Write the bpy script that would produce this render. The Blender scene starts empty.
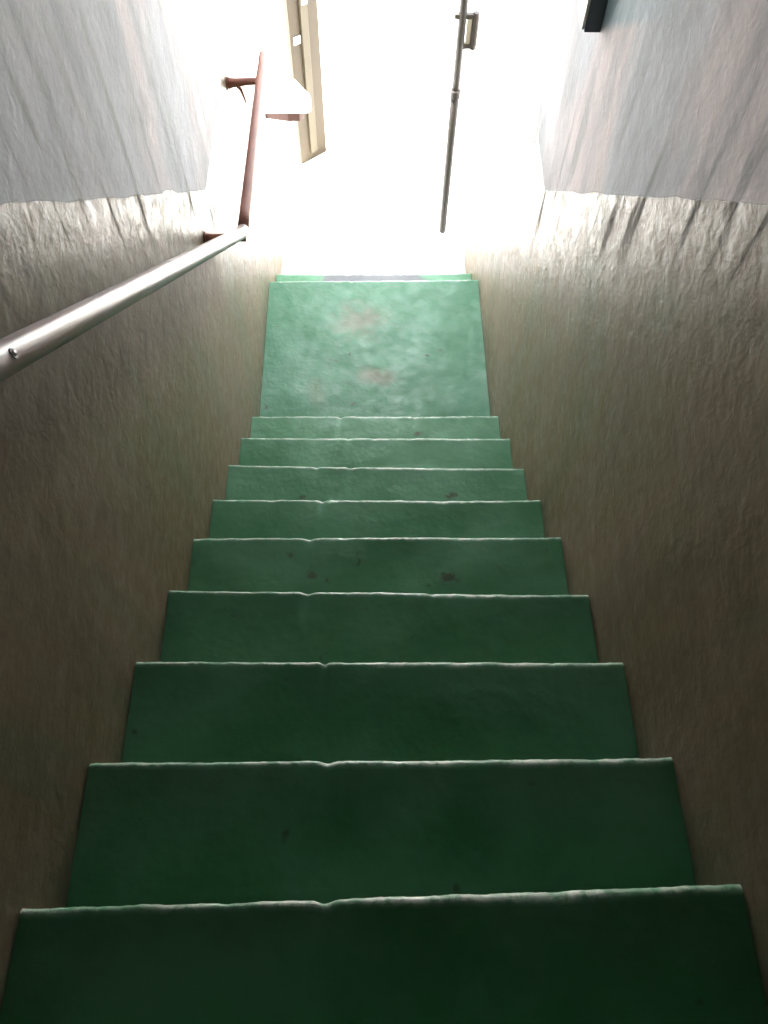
import bpy, bmesh, math, random
from mathutils import Vector, Matrix, noise

random.seed(7)
S = 1.1                    # survey units to metres
GZ = -3.18                 # ground level in survey units (eye point is the survey origin)
XL, XR = -0.485, 0.515     # inner faces of the two stair walls
COL = bpy.context.scene.collection


def T(x, y, z):
    return Vector((x * S, y * S, (z - GZ) * S))


# ------------------------------------------------------------------ helpers
def mesh_obj(name, bm, mats, parent=None, smooth=False, recalc=True):
    if recalc:
        bmesh.ops.recalc_face_normals(bm, faces=bm.faces[:])
    me = bpy.data.meshes.new(name)
    bm.to_mesh(me)
    bm.free()
    for m in (mats if isinstance(mats, (list, tuple)) else [mats]):
        me.materials.append(m)
    if smooth:
        for p in me.polygons:
            p.use_smooth = True
    o = bpy.data.objects.new(name, me)
    COL.objects.link(o)
    if parent is not None:
        o.parent = parent
        o.matrix_parent_inverse = Matrix.Translation(-parent.location) @ Matrix()
        o.matrix_parent_inverse = parent_inverse(parent)
    return o


def parent_inverse(p):
    m = Matrix.LocRotScale(p.location, p.rotation_euler, p.scale)
    q = p
    while q.parent is not None:
        m = (Matrix.LocRotScale(q.parent.location, q.parent.rotation_euler, q.parent.scale)
             @ q.matrix_parent_inverse @ m)
        q = q.parent
    return m.inverted()


def thing(name, label, cat, loc, group=None):
    o = bpy.data.objects.new(name, None)
    o.empty_display_size = 0.1
    COL.objects.link(o)
    o.location = loc
    o['label'] = label
    o['category'] = cat
    if group:
        o['group'] = group
    return o


def struct(name, bm, mats, smooth=False):
    o = mesh_obj(name, bm, mats, smooth=smooth)
    o['kind'] = 'structure'
    return o


def box(bm, lo, hi, bevel=0.0, seg=2, mat=None):
    """axis aligned box, world metres"""
    lo, hi = Vector(lo), Vector(hi)
    vs = [bm.verts.new((x, y, z)) for x in (lo.x, hi.x) for y in (lo.y, hi.y) for z in (lo.z, hi.z)]
    idx = [(0, 1, 3, 2), (4, 6, 7, 5), (0, 4, 5, 1), (2, 3, 7, 6), (0, 2, 6, 4), (1, 5, 7, 3)]
    fs = [bm.faces.new([vs[i] for i in f]) for f in idx]
    if mat is not None:
        bmesh.ops.transform(bm, matrix=mat, verts=vs)
    if bevel:
        es = list({e for f in fs for e in f.edges})
        bmesh.ops.bevel(bm, geom=es, offset=bevel, segments=seg, affect='EDGES', profile=0.5)


def prism(bm, pts, z0, z1, bevel=0.0):
    """vertical prism from a list of (x,y) world points"""
    a = [bm.verts.new((x, y, z0)) for x, y in pts]
    b = [bm.verts.new((x, y, z1)) for x, y in pts]
    n = len(pts)
    fs = [bm.faces.new(a[::-1]), bm.faces.new(b)]
    for i in range(n):
        fs.append(bm.faces.new((a[i], a[(i + 1) % n], b[(i + 1) % n], b[i])))
    if bevel:
        es = list({e for f in fs for e in f.edges})
        bmesh.ops.bevel(bm, geom=es, offset=bevel, segments=2, affect='EDGES', profile=0.5)


def tube(bm, pts, rad, n=20, jitter=0.0, cap=True):
    """swept round tube along world points; rad is a number or a list"""
    pts = [Vector(p) for p in pts]
    if not isinstance(rad, (list, tuple)):
        rad = [rad] * len(pts)
    rings = []
    up = None
    for i, p in enumerate(pts):
        a = pts[max(i - 1, 0)]
        b = pts[min(i + 1, len(pts) - 1)]
        d = (b - a).normalized()
        if up is None:
            up = Vector((0, 0, 1)) if abs(d.z) < 0.9 else Vector((1, 0, 0))
        s = d.cross(up).normalized()
        up = s.cross(d).normalized()
        ring = []
        for k in range(n):
            t = 2 * math.pi * k / n
            r = rad[i]
            if jitter:
                r += jitter * noise.noise(Vector((p.x * 30, p.y * 30 + k, p.z * 30)))
            ring.append(bm.verts.new(p + s * (math.cos(t) * r) + up * (math.sin(t) * r)))
        rings.append(ring)
    for i in range(len(rings) - 1):
        for k in range(n):
            bm.faces.new((rings[i][k], rings[i][(k + 1) % n], rings[i + 1][(k + 1) % n], rings[i + 1][k]))
    if cap:
        bm.faces.new(rings[0][::-1])
        bm.faces.new(rings[-1])


def disc_cyl(bm, c, axis, r, h, n=24):
    axis = Vector(axis).normalized()
    c = Vector(c)
    tube(bm, [c, c + axis * (h * 0.75), c + axis * h], [r, r, r * 0.8], n=n)


# ---------------------------------------------------------------- materials
class NT:
    def __init__(self, name):
        self.m = bpy.data.materials.new(name)
        self.m.use_nodes = True
        self.t = self.m.node_tree
        self.b = self.t.nodes['Principled BSDF']

    def n(self, typ, **kw):
        nd = self.t.nodes.new(typ)
        for k, v in kw.items():
            setattr(nd, k, v)
        return nd

    def put(self, sock, v):
        if hasattr(v, 'is_linked') or hasattr(v, 'links'):
            self.t.links.new(v, sock)
        else:
            sock.default_value = v

    def math(self, op, a, b=0.0, c=0.0, clamp=False):
        nd = self.n('ShaderNodeMath', operation=op, use_clamp=clamp)
        self.put(nd.inputs[0], a)
        self.put(nd.inputs[1], b)
        self.put(nd.inputs[2], c)
        return nd.outputs[0]

    def mix(self, f, a, b):
        nd = self.n('ShaderNodeMix', data_type='RGBA')
        self.put(nd.inputs[0], f)
        self.put(nd.inputs[6], a)
        self.put(nd.inputs[7], b)
        return nd.outputs[2]

    def ramp(self, v, a, b, lo=0.0, hi=1.0, smooth=True):
        nd = self.n('ShaderNodeMapRange')
        nd.interpolation_type = 'SMOOTHSTEP' if smooth else 'LINEAR'
        self.put(nd.inputs[0], v)
        self.put(nd.inputs[1], a)
        self.put(nd.inputs[2], b)
        self.put(nd.inputs[3], lo)
        self.put(nd.inputs[4], hi)
        return nd.outputs[0]

    def coords(self):
        return self.n('ShaderNodeTexCoord').outputs['Object']

    def xyz(self, v):
        nd = self.n('ShaderNodeSeparateXYZ')
        self.put(nd.inputs[0], v)
        return nd.outputs

    def noise(self, vec, scale=5, detail=4, rough=0.55, stretch=None, rot=None, dist=0.0):
        if stretch or rot:
            mp = self.n('ShaderNodeMapping')
            self.put(mp.inputs[0], vec)
            if stretch:
                mp.inputs['Scale'].default_value = stretch
            if rot:
                mp.inputs['Rotation'].default_value = rot
            vec = mp.outputs[0]
        nd = self.n('ShaderNodeTexNoise')
        self.put(nd.inputs['Vector'], vec)
        nd.inputs['Scale'].default_value = scale
        nd.inputs['Detail'].default_value = detail
        nd.inputs['Roughness'].default_value = rough
        nd.inputs['Distortion'].default_value = dist
        return nd.outputs[0]

    def bump(self, h, strength=0.4, dist=0.01, prev=None):
        nd = self.n('ShaderNodeBump')
        nd.inputs['Strength'].default_value = strength
        nd.inputs['Distance'].default_value = dist
        self.put(nd.inputs['Height'], h)
        if prev is not None:
            self.put(nd.inputs['Normal'], prev)
        return nd.outputs[0]


def c4(r, g, b):
    return (r, g, b, 1.0)


def wall_material(name, side):
    """two tone painted plaster: matt grey-blue above, glossy olive oil paint below"""
    t = NT(name)
    P = t.coords()
    x, y, z = t.xyz(P)
    yu = t.math('DIVIDE', y, S)
    zu = t.math('ADD', t.math('DIVIDE', z, S), GZ)
    slope = t.math('ADD', t.math('MULTIPLY', t.math('SUBTRACT', yu, 1.932), -0.81), -1.607)
    rise = 0.10 if side > 0 else 0.0
    flat = t.math('ADD', t.math('MULTIPLY', t.math('SUBTRACT', yu, 1.932), rise), -1.612)
    line = t.math('MAXIMUM', slope, flat)
    wob = t.noise(P, 6, 2)
    line = t.math('ADD', line, t.math('MULTIPLY', t.math('SUBTRACT', wob, 0.5), 0.03))
    dado = t.ramp(t.math('SUBTRACT', line, zu), -0.003, 0.003)

    # long soft wash marks, and narrow drips that hang about the paint line
    mid = t.noise(P, 11, 5, 0.7, stretch=(1, 1, 0.5))
    wash = t.noise(P, 7.5, 3, 0.55, stretch=(1, 1, 0.16))
    band = t.ramp(wash, 0.44, 0.66)
    drip = t.noise(P, 17, 3, 0.55, stretch=(1, 1, 0.10))
    dist = t.math('SUBTRACT', zu, line)
    near = t.math('MULTIPLY', t.ramp(dist, -0.22, -0.06), t.ramp(dist, 0.45, 0.05))
    st = t.math('MULTIPLY', t.ramp(drip, 0.55, 0.68), near)
    fine = t.noise(P, 75, 3, 0.7)

    # upper paint
    big = t.noise(P, 2.4, 3, 0.5, stretch=(1, 1, 0.5))
    up = t.mix(t.ramp(big, 0.38, 0.62), c4(0.58, 0.60, 0.65), c4(0.76, 0.67, 0.685))
    up = t.mix(t.math('MULTIPLY', band, 0.48), up, c4(0.36, 0.39, 0.43))
    up = t.mix(t.ramp(mid, 0.48, 0.70, 0, 0.45), up, c4(0.38, 0.39, 0.42))
    up = t.mix(t.math('MULTIPLY', st, 0.6), up, c4(0.24, 0.26, 0.27))
    up = t.mix(t.ramp(fine, 0.48, 0.75, 0, 0.2), up, c4(0.38, 0.38, 0.41))
    exit_darken = t.math('MULTIPLY', t.ramp(dist, 0.16, 0.0), t.ramp(yu, 1.75, 2.0))  # colour darkened above the paint line near the exit, to offset the glare
    up = t.mix(t.math('MULTIPLY', exit_darken, 0.55), up, c4(0.24, 0.25, 0.27))
    if side > 0:
        # a patch of older turquoise paint behind the wall box
        k = t.math('MULTIPLY', t.ramp(t.math('ADD', zu, t.math('MULTIPLY', yu, 0.62)), 0.045, 0.075), t.ramp(yu, 1.30, 1.68))
        k = t.math('MULTIPLY', k, t.ramp(yu, 1.90, 1.80))
        up = t.mix(t.math('MULTIPLY', k, 0.7), up, c4(0.30, 0.50, 0.56))

    # lower paint
    d1 = t.noise(P, 3.2, 4, 0.6, stretch=(1, 1, 0.35))
    lo = t.mix(t.ramp(d1, 0.36, 0.64), c4(0.172, 0.125, 0.070), c4(0.215, 0.152, 0.104))
    lo = t.mix(t.ramp(t.noise(P, 4.1, 3, 0.5, stretch=(1, 1.6, 0.3)), 0.50, 0.72, 0, 0.5), lo, c4(0.125, 0.135, 0.080))
    lo = t.mix(t.ramp(mid, 0.5, 0.8, 0, 0.3), lo, c4(0.10, 0.065, 0.04))
    lo = t.mix(t.math('MULTIPLY', band, 0.25), lo, c4(0.09, 0.08, 0.055))
    lo = t.mix(t.math('MULTIPLY', st, 0.75), lo, c4(0.045, 0.045, 0.035))
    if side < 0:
        # brown band of the handrail's shade, put into the paint colour
        rail_shade = t.math('MULTIPLY', t.ramp(dist, -0.10, -0.24), t.ramp(dist, -0.55, -0.34))
        rail_shade = t.math('MULTIPLY', rail_shade, t.ramp(yu, 2.0, 1.8))
        lo = t.mix(t.math('MULTIPLY', rail_shade, 0.6), lo, c4(0.085, 0.055, 0.035))
    col = t.mix(dado, up, lo)
    t.put(t.b.inputs['Base Color'], col)

    rdado = t.ramp(t.noise(P, 24, 4, 0.6), 0.3, 0.7, 0.34, 0.50)
    rdado = t.math('ADD', rdado, t.math('MULTIPLY', st, 0.35))
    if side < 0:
        rdado = t.math('ADD', rdado, t.math('MULTIPLY', rail_shade, 0.22))
    r = t.math('ADD', t.math('MULTIPLY', dado, rdado),
               t.math('MULTIPLY', t.math('SUBTRACT', 1.0, dado), 0.78))
    t.put(t.b.inputs['Roughness'], r)
    t.b.inputs['IOR'].default_value = 1.45
    h1 = t.noise(P, 8, 3, 0.5, stretch=(1, 0.7, 1.2))
    h2 = t.noise(P, 60, 4, 0.6)
    b = t.bump(h1, 0.30, 0.018)
    b = t.bump(t.noise(P, 24, 3, 0.6, dist=0.6), 0.32, 0.006, b)
    b = t.bump(h2, 0.25, 0.003, b)
    t.put(t.b.inputs['Normal'], b)
    return t.m


def green_material(name, patches=(), spots=(), worn_mid=False, gl=(0.062, 0.222, 0.104), gh=(0.106, 0.285, 0.162)):
    t = NT(name)
    P = t.coords()
    n1 = t.noise(P, 3.5, 4, 0.6)
    g = t.mix(t.ramp(n1, 0.35, 0.65), c4(*gl), c4(*gh))
    n2 = t.noise(P, 11, 5, 0.65)
    g = t.mix(t.ramp(n2, 0.55, 0.8, 0, 0.4), g, c4(0.10, 0.31, 0.20))
    g = t.mix(t.ramp(t.noise(P, 17, 2, 0.5), 0.70, 0.78, 0, 0.7), g, c4(0.05, 0.05, 0.035))
    x, y, z = t.xyz(P)
    rag = t.noise(P, 14, 4, 0.65)
    rag2 = t.noise(P, 48, 4, 0.7)
    for (px, py, rx, ry, s) in patches:       # foot-worn spots where the undercoat shows
        dx = t.math('DIVIDE', t.math('SUBTRACT', x, px * S), rx * S)
        dy = t.math('DIVIDE', t.math('SUBTRACT', y, py * S), ry * S)
        d = t.math('SQRT', t.math('ADD', t.math('MULTIPLY', dx, dx), t.math('MULTIPLY', dy, dy)))
        d = t.math('ADD', d, t.math('MULTIPLY', t.math('SUBTRACT', rag, 0.5), 1.8))
        g = t.mix(t.ramp(d, 1.3, 0.1, 0, s), g, c4(0.19, 0.175, 0.125))
    for (px, py, rx, ry, s) in spots:         # dark scuffed dents
        dx = t.math('DIVIDE', t.math('SUBTRACT', x, px * S), rx * S)
        dy = t.math('DIVIDE', t.math('SUBTRACT', y, py * S), ry * S)
        d = t.math('SQRT', t.math('ADD', t.math('MULTIPLY', dx, dx), t.math('MULTIPLY', dy, dy)))
        d = t.math('ADD', d, t.math('MULTIPLY', t.math('SUBTRACT', rag2, 0.5), 3.2))
        g = t.mix(t.ramp(d, 1.5, 0.3, 0, s), g, c4(0.075, 0.055, 0.035))
    if worn_mid:
        d = t.math('ABSOLUTE', t.math('SUBTRACT', x, 0.01))
        d = t.math('ADD', d, t.math('MULTIPLY', t.math('SUBTRACT', rag, 0.5), 0.25))
        g = t.mix(t.ramp(d, 0.34, 0.22, 0, 0.9), g, c4(0.12, 0.105, 0.13))
    at = t.n('ShaderNodeAttribute')
    at.attribute_name = 'wear'
    w = t.math('MULTIPLY', at.outputs['Fac'], t.ramp(t.noise(P, 32, 4, 0.7), 0.35, 0.6))
    g = t.mix(w, g, c4(0.55, 0.60, 0.53))
    t.put(t.b.inputs['Base Color'], g)
    t.put(t.b.inputs['Roughness'], t.ramp(t.noise(P, 20, 3), 0.3, 0.7, 0.34, 0.55))
    b = t.bump(t.noise(P, 7, 3, 0.5), 0.4, 0.02)
    b = t.bump(t.noise(P, 55, 4, 0.6), 0.3, 0.004, b)
    t.put(t.b.inputs['Normal'], b)
    return t.m


def plain(name, col, rough=0.5, metal=0.0, var=0.25, scale=12, bumps=0.2, dark=None):
    t = NT(name)
    P = t.coords()
    d = dark or tuple(c * 0.6 for c in col)
    k = t.mix(t.ramp(t.noise(P, scale, 4, 0.6), 0.4, 0.75, 0, var * 2), c4(*col), c4(*d))
    t.put(t.b.inputs['Base Color'], k)
    t.b.inputs['Roughness'].default_value = rough
    t.b.inputs['Metallic'].default_value = metal
    if bumps:
        t.put(t.b.inputs['Normal'], t.bump(t.noise(P, scale * 4, 3), bumps, 0.003))
    return t.m


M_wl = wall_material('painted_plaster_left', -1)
M_wr = wall_material('painted_plaster_right', 1)
M_green = green_material('green_floor_paint', spots=[
    (.200, .833, .024, .016, .8), (-.161, .844, .014, .011, .7), (.185, 1.767, .016, .010, .8), (.265, 1.282, .020, .010, .8),
    (-.232, 1.281, .010, .007, .7), (-.22, .902, .009, .009, .6)])
M_landing = green_material('green_landing_paint', patches=[(-0.05, 2.52, 0.14, 0.11, 0.7), (0.02, 2.19, 0.11, 0.06, 0.7), (-0.24, 2.10, 0.05, 0.10, 0.3)],
                           gl=(0.036, 0.175, 0.082), gh=(0.064, 0.212, 0.120))
M_low = green_material('green_worn_step_paint', worn_mid=True)
M_white = plain('white_limewash', (0.80, 0.79, 0.77), 0.8, var=0.1)
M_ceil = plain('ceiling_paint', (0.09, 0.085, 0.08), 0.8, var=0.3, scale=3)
M_ground = plain('pale_concrete', (0.72, 0.71, 0.68), 0.85, var=0.12, scale=2.5)
M_brown = plain('brown_paint', (0.36, 0.150, 0.105), 0.5, var=0.2, scale=20)
M_darkwood = plain('dark_brown_wood', (0.085, 0.032, 0.022), 0.6, var=0.2)
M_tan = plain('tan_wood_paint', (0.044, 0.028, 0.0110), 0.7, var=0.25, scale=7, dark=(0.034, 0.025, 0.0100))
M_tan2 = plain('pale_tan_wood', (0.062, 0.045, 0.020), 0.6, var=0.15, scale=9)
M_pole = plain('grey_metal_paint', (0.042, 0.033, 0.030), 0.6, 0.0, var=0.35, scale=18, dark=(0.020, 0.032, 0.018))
M_steel = plain('zinc_plate', (0.62, 0.60, 0.57), 0.4, 0.6, var=0.15)
M_box = plain('dark_box_paint', (0.085, 0.105, 0.13), 0.5, 0.0, var=0.3, scale=15)
M_lit_side = plain('box_lit_side', (0.78, 0.70, 0.66), 0.5, var=0.15)  # light on the side of the wall box, put in as a pale colour


def rail_mat():
    t = NT('worn_rail_paint')
    P = t.coords()
    n1 = t.noise(P, 16, 4, 0.65)
    k = t.mix(t.ramp(n1, 0.4, 0.65), c4(0.28, 0.175, 0.155), c4(0.28, 0.20, 0.205))
    k = t.mix(t.ramp(t.noise(P, 40, 3), 0.66, 0.75, 0, 0.35), k, c4(0.10, 0.05, 0.04))
    t.put(t.b.inputs['Base Color'], k)
    t.b.inputs['Metallic'].default_value = 0.0
    t.b.inputs['Roughness'].default_value = 0.30
    t.b.inputs['IOR'].default_value = 1.4
    t.put(t.b.inputs['Normal'], t.bump(t.noise(P, 45, 3), 0.10, 0.002))
    return t.m


M_rail = rail_mat()

# ------------------------------------------------------------------ setting
Y_BACK, Y_END = -2.3, 3.30
CEIL_END = -0.62


def ceil_z(y):
    return max(0.92 - 0.79 * y, CEIL_END) if y > -0.4 else 0.92 + 0.79 * 0.4


def wall(name, xin, sgn, mat):
    bm = bmesh.new()
    box(bm, T(min(xin, xin + sgn * 0.2), Y_BACK, GZ - 0.1), T(max(xin, xin + sgn * 0.2), Y_END, 1.9))
    # soften the exposed end corner of the plaster
    es = [e for e in bm.edges if abs(e.verts[0].co.y - Y_END * S) < 1e-4 and abs(e.verts[1].co.y - Y_END * S) < 1e-4
          and abs(e.verts[0].co.x - xin * S) < 1e-4 and abs(e.verts[1].co.x - xin * S) < 1e-4]
    bmesh.ops.bevel(bm, geom=es, offset=0.015, segments=3, affect='EDGES', profile=0.5)
    return struct(name, bm, mat)


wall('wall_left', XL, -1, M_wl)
wall('wall_right', XR, 1, M_wr)
bm = bmesh.new()
box(bm, T(XL, Y_BACK, -0.6), T(XR, Y_BACK + 0.15, 1.9))
struct('wall_back', bm, M_ceil)

# ceiling: level over the top, raking over the flight, level again over the landing
prof = [(Y_BACK, ceil_z(-1)), (-0.4, ceil_z(-1)), ((0.92 - CEIL_END) / 0.79, CEIL_END), (Y_END, CEIL_END)]
bm = bmesh.new()
lo, hi = [], []
for X in (XL, XR):
    lo.append([bm.verts.new(T(X, y, z)) for y, z in prof])
    hi.append([bm.verts.new(T(X, y, z + 0.18)) for y, z in prof])
for i in range(3):
    bm.faces.new((lo[0][i], lo[0][i + 1], lo[1][i + 1], lo[1][i]))
    bm.faces.new((hi[0][i], hi[1][i], hi[1][i + 1], hi[0][i + 1]))
    for s in (0, 1):
        bm.faces.new((lo[s][i], hi[s][i], hi[s][i + 1], lo[s][i + 1]))
bm.faces.new((lo[0][0], lo[1][0], hi[1][0], hi[0][0]))
bm.faces.new((lo[0][3], hi[0][3], hi[1][3], lo[1][3]))
struct('ceiling', bm, M_ceil)

# door head over the exit
bm = bmesh.new()
box(bm, T(XL, Y_END - 0.16, -0.85), T(XR, Y_END - 0.001, CEIL_END), bevel=0.01)
struct('trim_1', bm, M_white)

# ground outside and at the foot of the stair
bm = bmesh.new()
gx = [-7, -3, XL - 0.2, XL, XR, XR + 0.2, 3, 7]
nx, ny = 28, 40
grid = [[bm.verts.new(T(-8 + 16 * i / nx, 3.0 + 15 * (j / ny) ** 1.3, GZ + (0.004 * noise.noise(Vector((i * .7, j * .7, 0))) if j > 4 else 0)))
         for i in range(nx + 1)] for j in range(ny + 1)]
for j in range(ny):
    for i in range(nx):
        bm.faces.new((grid[j][i], grid[j][i + 1], grid[j + 1][i + 1], grid[j + 1][i]))
r = bmesh.ops.extrude_face_region(bm, geom=bm.faces[:])
for v in r['geom']:
    if isinstance(v, bmesh.types.BMVert):
        v.co.z -= 0.12
struct('floor', bm, M_ground)

# ---------------------------------------------------------------- staircase
# surveyed nosing positions: (z, y at left wall, y at right wall)
NOSE = [(-1.2179, .0371, .0568), (-1.3964, .2642, .2643), (-1.5749, .4995, .4887), (-1.7534, .7296, .7117),
        (-1.9319, .9555, .9547), (-2.1104, 1.1757, 1.1660), (-2.2889, 1.4062, 1.3888), (-2.4674, 1.6353, 1.6280),
        (-2.6459, 1.8572, 1.8551)]
RISE, RUN = .1785, .2262
GAP = 0.0012               # hairline joint between steps and walls
up_steps = [(-1.2179 + RISE * k, .047 - RUN * k, .047 - RUN * k) for k in (4, 3, 2, 1)]
ALL = up_steps + NOSE
LAND = (-2.8244, 2.765, 2.775)
LOW = (-3.0029, 2.985, 2.995)

stair = thing('staircase', 'narrow green-painted concrete staircase with a landing, running down between the two walls',
              'staircase', T(0, 3.0, GZ))


def tread(name, z, yl, yr, yback_l, yback_r, mat, idx, drop=RISE, over=0.022, deep=1):
    """one solid step: lumpy painted tread, rounded chipped nosing, recessed riser"""
    bm = bmesh.new()
    lay = bm.verts.layers.float.new('wear')
    NX = 160
    ninner = 6 * deep
    r = 0.009
    rows = []
    rng = random.Random(100 + idx)
    notch = [(rng.uniform(0.30, 0.42), rng.uniform(0.003, 0.006), rng.uniform(0.005, 0.014)),
             (rng.uniform(0.1, 0.9), rng.uniform(0.001, 0.003), rng.uniform(0.004, 0.015))]
    for i in range(NX + 1):
        u = i / NX
        X = XL + GAP + (XR - XL - 2 * GAP) * u
        yn = yl + (yr - yl) * u
        yb = yback_l + (yback_r - yback_l) * u
        s = Vector((X * 5.0, idx * 3.7, 0))
        jig = 0.003 * noise.noise(s * .6) + 0.0014 * noise.noise(s * 6) + 0.0012 * noise.noise(s * 19)
        jz = 0.0018 * noise.noise(s * 1.5 + Vector((9, 0, 0)))
        for (c, d, w) in notch:
            jig -= d * math.exp(-((u - c) / w) ** 2)
            jz -= d * 0.5 * math.exp(-((u - c) / w) ** 2)
        yn += jig
        jig += 0.0022 * noise.noise(s * 34) * math.exp(-((u - .33) / .16) ** 2)
        r = 0.0075 + 0.0050 * math.exp(-((u - .72) / .25) ** 2) + 0.0015 * noise.noise(s * 4)
        wr = 0.5 + 0.9 * noise.noise(s * 3 + Vector((0, 4, 0)))
        wr = max(0.12, min(1, wr + 0.25 * math.exp(-((u - .5) / .3) ** 2)))
        edge = 0.004 * (math.exp(-u * 22) + math.exp(-(1 - u) * 22))
        ring = []
        # tread surface from the back to the nosing
        for k in range(ninner + 1):
            f = k / ninner
            if k == ninner - 1:
                f = 1.0 - 0.006 / max(0.05, abs(yn - yb))
            y = yb + (yn - r - yb) * f
            dz = 0.005 * noise.noise(Vector((X * 6, y * 6, idx))) * min(1, 4 * f * (1.0 - f) + .15)
            v = bm.verts.new(T(X, y, z + dz + jz * f ** 30 + edge * (1 - f * .5)))
            v[lay] = 0.0 if k < ninner else 0.30 * wr
            ring.append(v)
        for a in (25, 50, 75, 100, 130, 160):
            t = math.radians(a)
            v = bm.verts.new(T(X, yn - r + r * math.sin(t), z + jz - r + r * math.cos(t) + edge * .5))
            v[lay] = wr if a < 130 else 0.3
            ring.append(v)
        for (yy, zz) in ((yn - over, z - 0.03), (yn - over, z - drop - 0.012)):
            v = bm.verts.new(T(X, yy, zz))
            v[lay] = 0
            ring.append(v)
        v = bm.verts.new(T(X, yb, z - drop - 0.012))
        v[lay] = 0
        ring.append(v)
        rows.append(ring)
    m = len(rows[0])
    for i in range(NX):
        for k in range(m):
            bm.faces.new((rows[i][k], rows[i + 1][k], rows[i + 1][(k + 1) % m], rows[i][(k + 1) % m]))
    for cap in (bm.faces.new(rows[0]), bm.faces.new(rows[-1][::-1])):
        for e in cap.edges:
            e.smooth = False
    o = mesh_obj(name, bm, mat, stair, smooth=True)
    return o


seq = ALL
for i, (z, yl, yr) in enumerate(seq):
    if i == 0:
        bl = br = yl - RUN
    else:
        bl, br = seq[i - 1][1] - .022, seq[i - 1][2] - .022
    tread('step', z, yl, yr, bl, br, M_green, i)
o = tread('landing', LAND[0], LAND[1], LAND[2], seq[-1][1] - .022, seq[-1][2] - .022, M_landing, 40, deep=6)
o['label'] = 'wide green landing below the flight, with two brown worn patches'
o = tread('step', LOW[0], LOW[1], LOW[2], LAND[1] - .022, LAND[2] - .022, M_low, 41, drop=-GZ + LOW[0] - 0.0125)
o['label'] = 'lowest step beyond the landing, worn grey in the middle'
# top landing behind the viewer
bm = bmesh.new()
box(bm, T(XL + GAP, Y_BACK + .152, up_steps[0][0] - .2), T(XR - GAP, up_steps[0][1] - RUN, up_steps[0][0] + RISE), bevel=0.006)
mesh_obj('upper_landing', bm, M_green, stair)

# ----------------------------------------------------------------- handrail
RX = XL + 0.115
rail = thing('handrail', 'round handrail on the left wall, sloping down the stairs then level over the landing',
             'handrail', T(XL, 1.8, -1.65))
K = 0.787
bend = (1.795, -1.640)
pts = []
y = -0.75
while y < bend[0] - 0.04:
    pts.append(T(RX, y, bend[1] + (bend[0] - y) * K))
    y += 0.06
for a in range(0, 9):
    f = a / 8
    p0 = Vector((bend[0] - 0.03, bend[1] + .03 * K))
    p1 = Vector(bend)
    p2 = Vector((bend[0] + 0.012, bend[1] - 0.001))
    q = p0 * (1 - f) ** 2 + p1 * 2 * f * (1 - f) + p2 * f * f
    pts.append(T(RX, q.x, q.y))
bm = bmesh.new()
tube(bm, pts, 0.0195, n=28, jitter=0.0003)
mesh_obj('sloping_rail', bm, M_rail, rail, smooth=True)['label'] = 'sloping rail worn shiny by hands'
bm = bmesh.new()
pp = [T(RX, 1.808 + (2.69 - 1.808) * f, -1.641 - 0.03 * f) for f in [i / 14 for i in range(15)]]
pp.append(T(RX, 2.715, -1.672))
tube(bm, pp, [0.0175 - 0.0035 * i / 14 for i in range(15)] + [0.004], n=24, jitter=0.0006)
mesh_obj('level_rail', bm, M_brown, rail, smooth=True)['label'] = 'level brown rail over the landing'


def bracket(y, z, hook=True):
    bm = bmesh.new()
    # wall flange
    disc_cyl(bm, T(XL, y, z - .02), (1, 0, 0), 0.023, 0.006)
    # stub and arm
    tube(bm, [T(XL + .004, y, z - .02), T(XL + .03, y, z - .018), T(XL + .07, y, z - .014), T(RX, y, z - 0.012)],
         [0.019, 0.015, 0.013, 0.012], n=16)
    if hook:
        tube(bm, [T(XL + .03, y, z - .02), T(XL + .045, y, z - .045), T(XL + .052, y, z - .075), T(XL + .055, y, z - .095)],
             [0.009, 0.006, 0.004, 0.002], n=10)
    # saddle under the rail
    box(bm, T(RX - .010, y - .012, z - .020), T(RX + .007, y + .012, z - .0135), bevel=0.002)
    b = mesh_obj('bracket', bm, M_brown, rail, smooth=False)
    for dz in (-0.02, 0.02):
        bm = bmesh.new()
        disc_cyl(bm, T(XL + .007, y, z - .02 + dz), (1, 0, 0), 0.005, 0.003, n=12)
        mesh_obj('screw', bm, M_brown, b)


bracket(2.555, -1.668)
bracket(1.80, -1.650, hook=False)
bracket(0.10, bend[1] + (bend[0] - 0.10) * K - .008, hook=False)
# slotted screw head on the near end of the rail
yy = 0.507
nrm = Vector((0.90, 0.27, 0.34)).normalized()
c = T(RX, yy, bend[1] + (bend[0] - yy) * K)
bm = bmesh.new()
tube(bm, [c + nrm * 0.016, c + nrm * 0.0212, c + nrm * 0.0222], [0.0034, 0.0034, 0.002], n=14)
mesh_obj('screw', bm, M_steel, rail, smooth=True)
bm = bmesh.new()
tube(bm, [c + nrm * 0.016, c + nrm * 0.0202], [0.0068, 0.0064], n=14)
mesh_obj('screw_hole', bm, M_box, rail)

# -------------------------------------------------------------- wall box
wb = thing('wall_box', 'dark narrow metal box fixed high on the right wall, its lit side coloured pale', 'wall box',
           T(XR, 1.81, -1.05))
bm = bmesh.new()
box(bm, T(XR - .036, 1.772, -1.05), T(XR, 1.835, -0.70), bevel=0.002)
mesh_obj('housing', bm, M_box, wb)
bm = bmesh.new()
box(bm, T(XR - .042, 1.776, -1.046), T(XR - .036, 1.850, -0.705), bevel=0.0015)
mesh_obj('cover', bm, M_lit_side, wb)
for zz in (-0.74, -1.02):
    bm = bmesh.new()
    disc_cyl(bm, T(XR - .042, 1.812, zz), (-1, 0, 0), 0.004, 0.002, n=12)
    mesh_obj('screw', bm, M_steel, wb)

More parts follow.
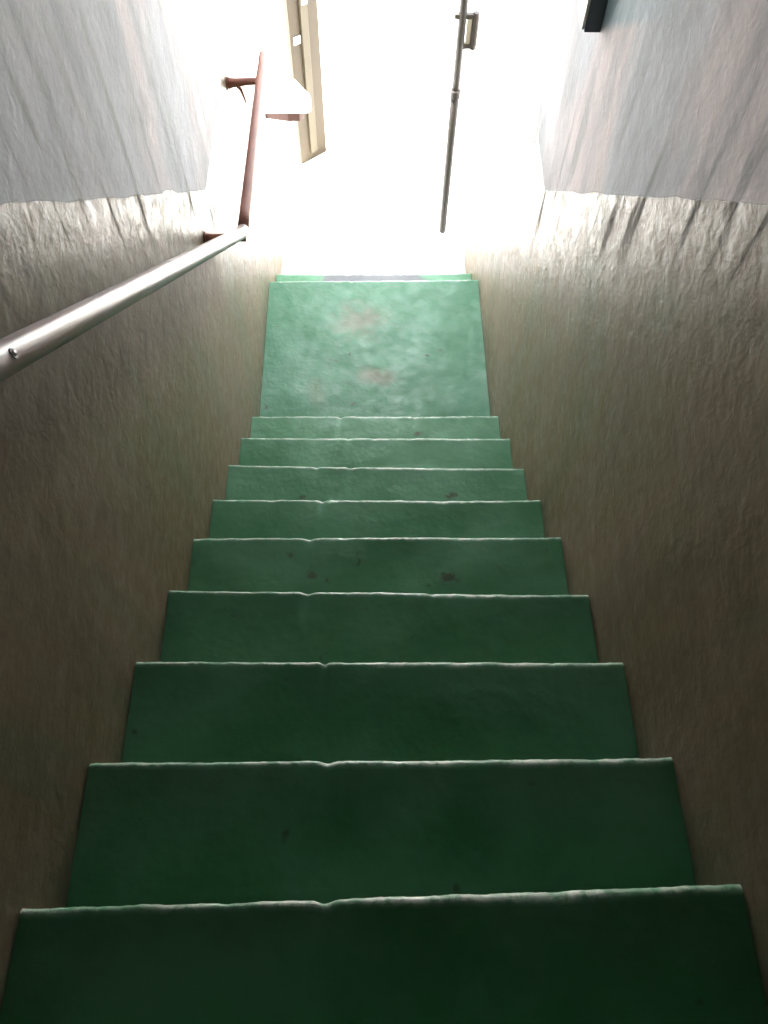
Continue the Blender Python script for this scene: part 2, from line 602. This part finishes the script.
# ---------------------------------------------------------------- gate pole
PX, PY = 0.402, 3.487
pole = thing('gate_pole', 'thin grey-brown metal pole with a latch loop, standing right of the bright exit', 'pole', T(PX, PY, GZ))
bm = bmesh.new()
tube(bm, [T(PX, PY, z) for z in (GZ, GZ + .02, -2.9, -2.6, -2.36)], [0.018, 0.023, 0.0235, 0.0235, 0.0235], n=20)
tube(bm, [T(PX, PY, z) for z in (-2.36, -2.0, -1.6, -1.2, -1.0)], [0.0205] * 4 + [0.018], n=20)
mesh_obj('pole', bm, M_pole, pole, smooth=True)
bm = bmesh.new()
tube(bm, [T(PX, PY, -2.375), T(PX, PY, -2.37), T(PX, PY, -2.335), T(PX, PY, -2.33)], [0.022, 0.028, 0.028, 0.022], n=20)
mesh_obj('collar', bm, M_pole, pole, smooth=False)
bm = bmesh.new()
# latch loop: two lugs and an upright bar
box(bm, T(PX - .035, PY - .012, -2.005), T(PX + .062, PY + .012, -1.985), bevel=0.002)
box(bm, T(PX + .01, PY - .012, -2.135), T(PX + .062, PY + .012, -2.115), bevel=0.002)
tube(bm, [T(PX + .058, PY, z) for z in (-2.14, -2.12, -2.0, -1.98)], [0.014, 0.019, 0.019, 0.014], n=14)
mesh_obj('latch', bm, M_pole, pole)
bm = bmesh.new()
box(bm, T(PX + .020, PY - .006, -2.115), T(PX + .042, PY + .006, -2.005), bevel=0.001)
mesh_obj('strike_plate', bm, M_steel, pole)

# -------------------------------------------------------------- wooden post
A = Vector((-.406, 4.045)); B = Vector((-.262, 4.163))
d = (B - A).normalized(); nrm2 = Vector((-d.y, d.x))
post = thing('wooden_post', 'tan painted wooden post with paler centre strip, standing left of the bright exit', 'post', T(A.x, A.y, GZ))


def pbar(bm, u0, u1, v0, v1, z0, z1, bevel=0.003):
    P = [A + d * u0 + nrm2 * v0, A + d * u1 + nrm2 * v0, A + d * u1 + nrm2 * v1, A + d * u0 + nrm2 * v1]
    prism(bm, [(p.x * S, p.y * S) for p in P], (z0 - GZ) * S, (z1 - GZ) * S, bevel)


L = (B - A).length
bm = bmesh.new()
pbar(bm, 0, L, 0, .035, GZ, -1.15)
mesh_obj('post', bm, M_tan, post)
bm = bmesh.new()
pbar(bm, L * .36, L * .60, -.014, 0.0, GZ + .05, -1.15)
mesh_obj('centre_strip', bm, M_tan2, post)['label'] = 'paler raised strip up the middle'
for z0, z1, u0, u1 in ((-2.475, -2.435, .08, .33), (-2.29, -2.262, .40, .60)):
    bm = bmesh.new()
    pbar(bm, L * u0 + .004, L * u1, -.018 if u0 > .1 else -.005, 0, z0, z1, 0.001)
    mesh_obj('hinge_plate', bm, M_white, post)

# -------------------------------------------------------- white ledge by exit
ledge = thing('white_ledge', 'white ledge with a pointed corner beside the tan post, left of the exit', 'ledge', T(-.6, 3.6, GZ))
bm = bmesh.new()
prism(bm, [(p[0] * S, p[1] * S) for p in ((-.80, 3.57), (-.305, 3.575), (-.287, 3.60), (-.298, 3.625), (-.375, 3.745), (-.80, 3.76))],
      (-2.52 - GZ) * S, (-2.45 - GZ) * S, 0.004)
mesh_obj('top', bm, M_white, ledge)
bm = bmesh.new()
box(bm, T(-.78, 3.59, GZ), T(-.52, 3.74, -2.52), bevel=0.005)
mesh_obj('body', bm, M_white, ledge)
bm = bmesh.new()
prism(bm, [(p[0] * S, p[1] * S) for p in ((-.52, 3.60), (-.405, 3.575), (-.35, 3.580), (-.33, 3.60), (-.40, 3.70), (-.52, 3.70))],
      (-2.565 - GZ) * S, (-2.52 - GZ) * S, 0.003)
mesh_obj('wooden_support', bm, M_darkwood, ledge)['label'] = 'brown wooden support under the ledge top'
bm = bmesh.new()
box(bm, T(-.515, 3.672, -2.45), T(-.425, 3.682, -2.443), bevel=0.001)
mesh_obj('strip', bm, M_brown, ledge)

# -------------------------------------------------------------------- light
w = bpy.data.worlds.new('sky')
bpy.context.scene.world = w
w.use_nodes = True
bg = w.node_tree.nodes['Background']
bg.inputs[0].default_value = (0.92, 0.965, 1.0, 1)
bg.inputs[1].default_value = 9.3

sl = bpy.data.lights.new('sun', 'SUN')
sl.energy = 60
sl.angle = math.radians(1.0)
sl.color = (1.0, 0.97, 0.92)
so = bpy.data.objects.new('sun', sl)
COL.objects.link(so)
so.location = (4, 2, 8)
so.rotation_euler = Vector((-0.30, -0.05, 0.92)).to_track_quat('Z', 'Y').to_euler()

# the doorway as a sampling portal for the sky
pl = bpy.data.lights.new('doorway_portal', 'AREA')
pl.shape = 'RECTANGLE'
pl.size = (XR - XL) * S
pl.size_y = (-.85 - GZ) * S
pl.cycles.is_portal = True
po = bpy.data.objects.new('doorway_portal', pl)
COL.objects.link(po)
po.location = T((XL + XR) / 2, Y_END + .005, (-.85 + GZ) / 2)
po.rotation_euler = (math.radians(-90), 0, 0)      # emits toward -Y

# ------------------------------------------------------------------- camera
R = Vector((0.99987372, -0.01195615, 0.01046891))
U = Vector((0.00561168, 0.88196111, 0.47128877))
F = Vector((0.01486797, 0.47117051, -0.88191683))
cam = bpy.data.cameras.new('camera')
cam.sensor_fit = 'VERTICAL'
cam.sensor_height = 36.0
cam.lens = 791.42 / 1024 * 36.0
cam.clip_start = 0.02
co = bpy.data.objects.new('camera', cam)
COL.objects.link(co)
m = Matrix((R, U, -F)).transposed().to_4x4()
m.translation = T(0, 0, 0)
co.matrix_world = m
sc = bpy.context.scene
sc.camera = co

sc.view_settings.view_transform = 'Standard'
sc.view_settings.look = 'None'
sc.view_settings.gamma = 1.0
sc.view_settings.exposure = 0.0
sc.view_settings.use_curve_mapping = False
sc.cycles.max_bounces = 14
sc.cycles.diffuse_bounces = 8
sc.cycles.glossy_bounces = 6
sc.cycles.sample_clamp_indirect = 30.0
sc.cycles.use_denoising = True
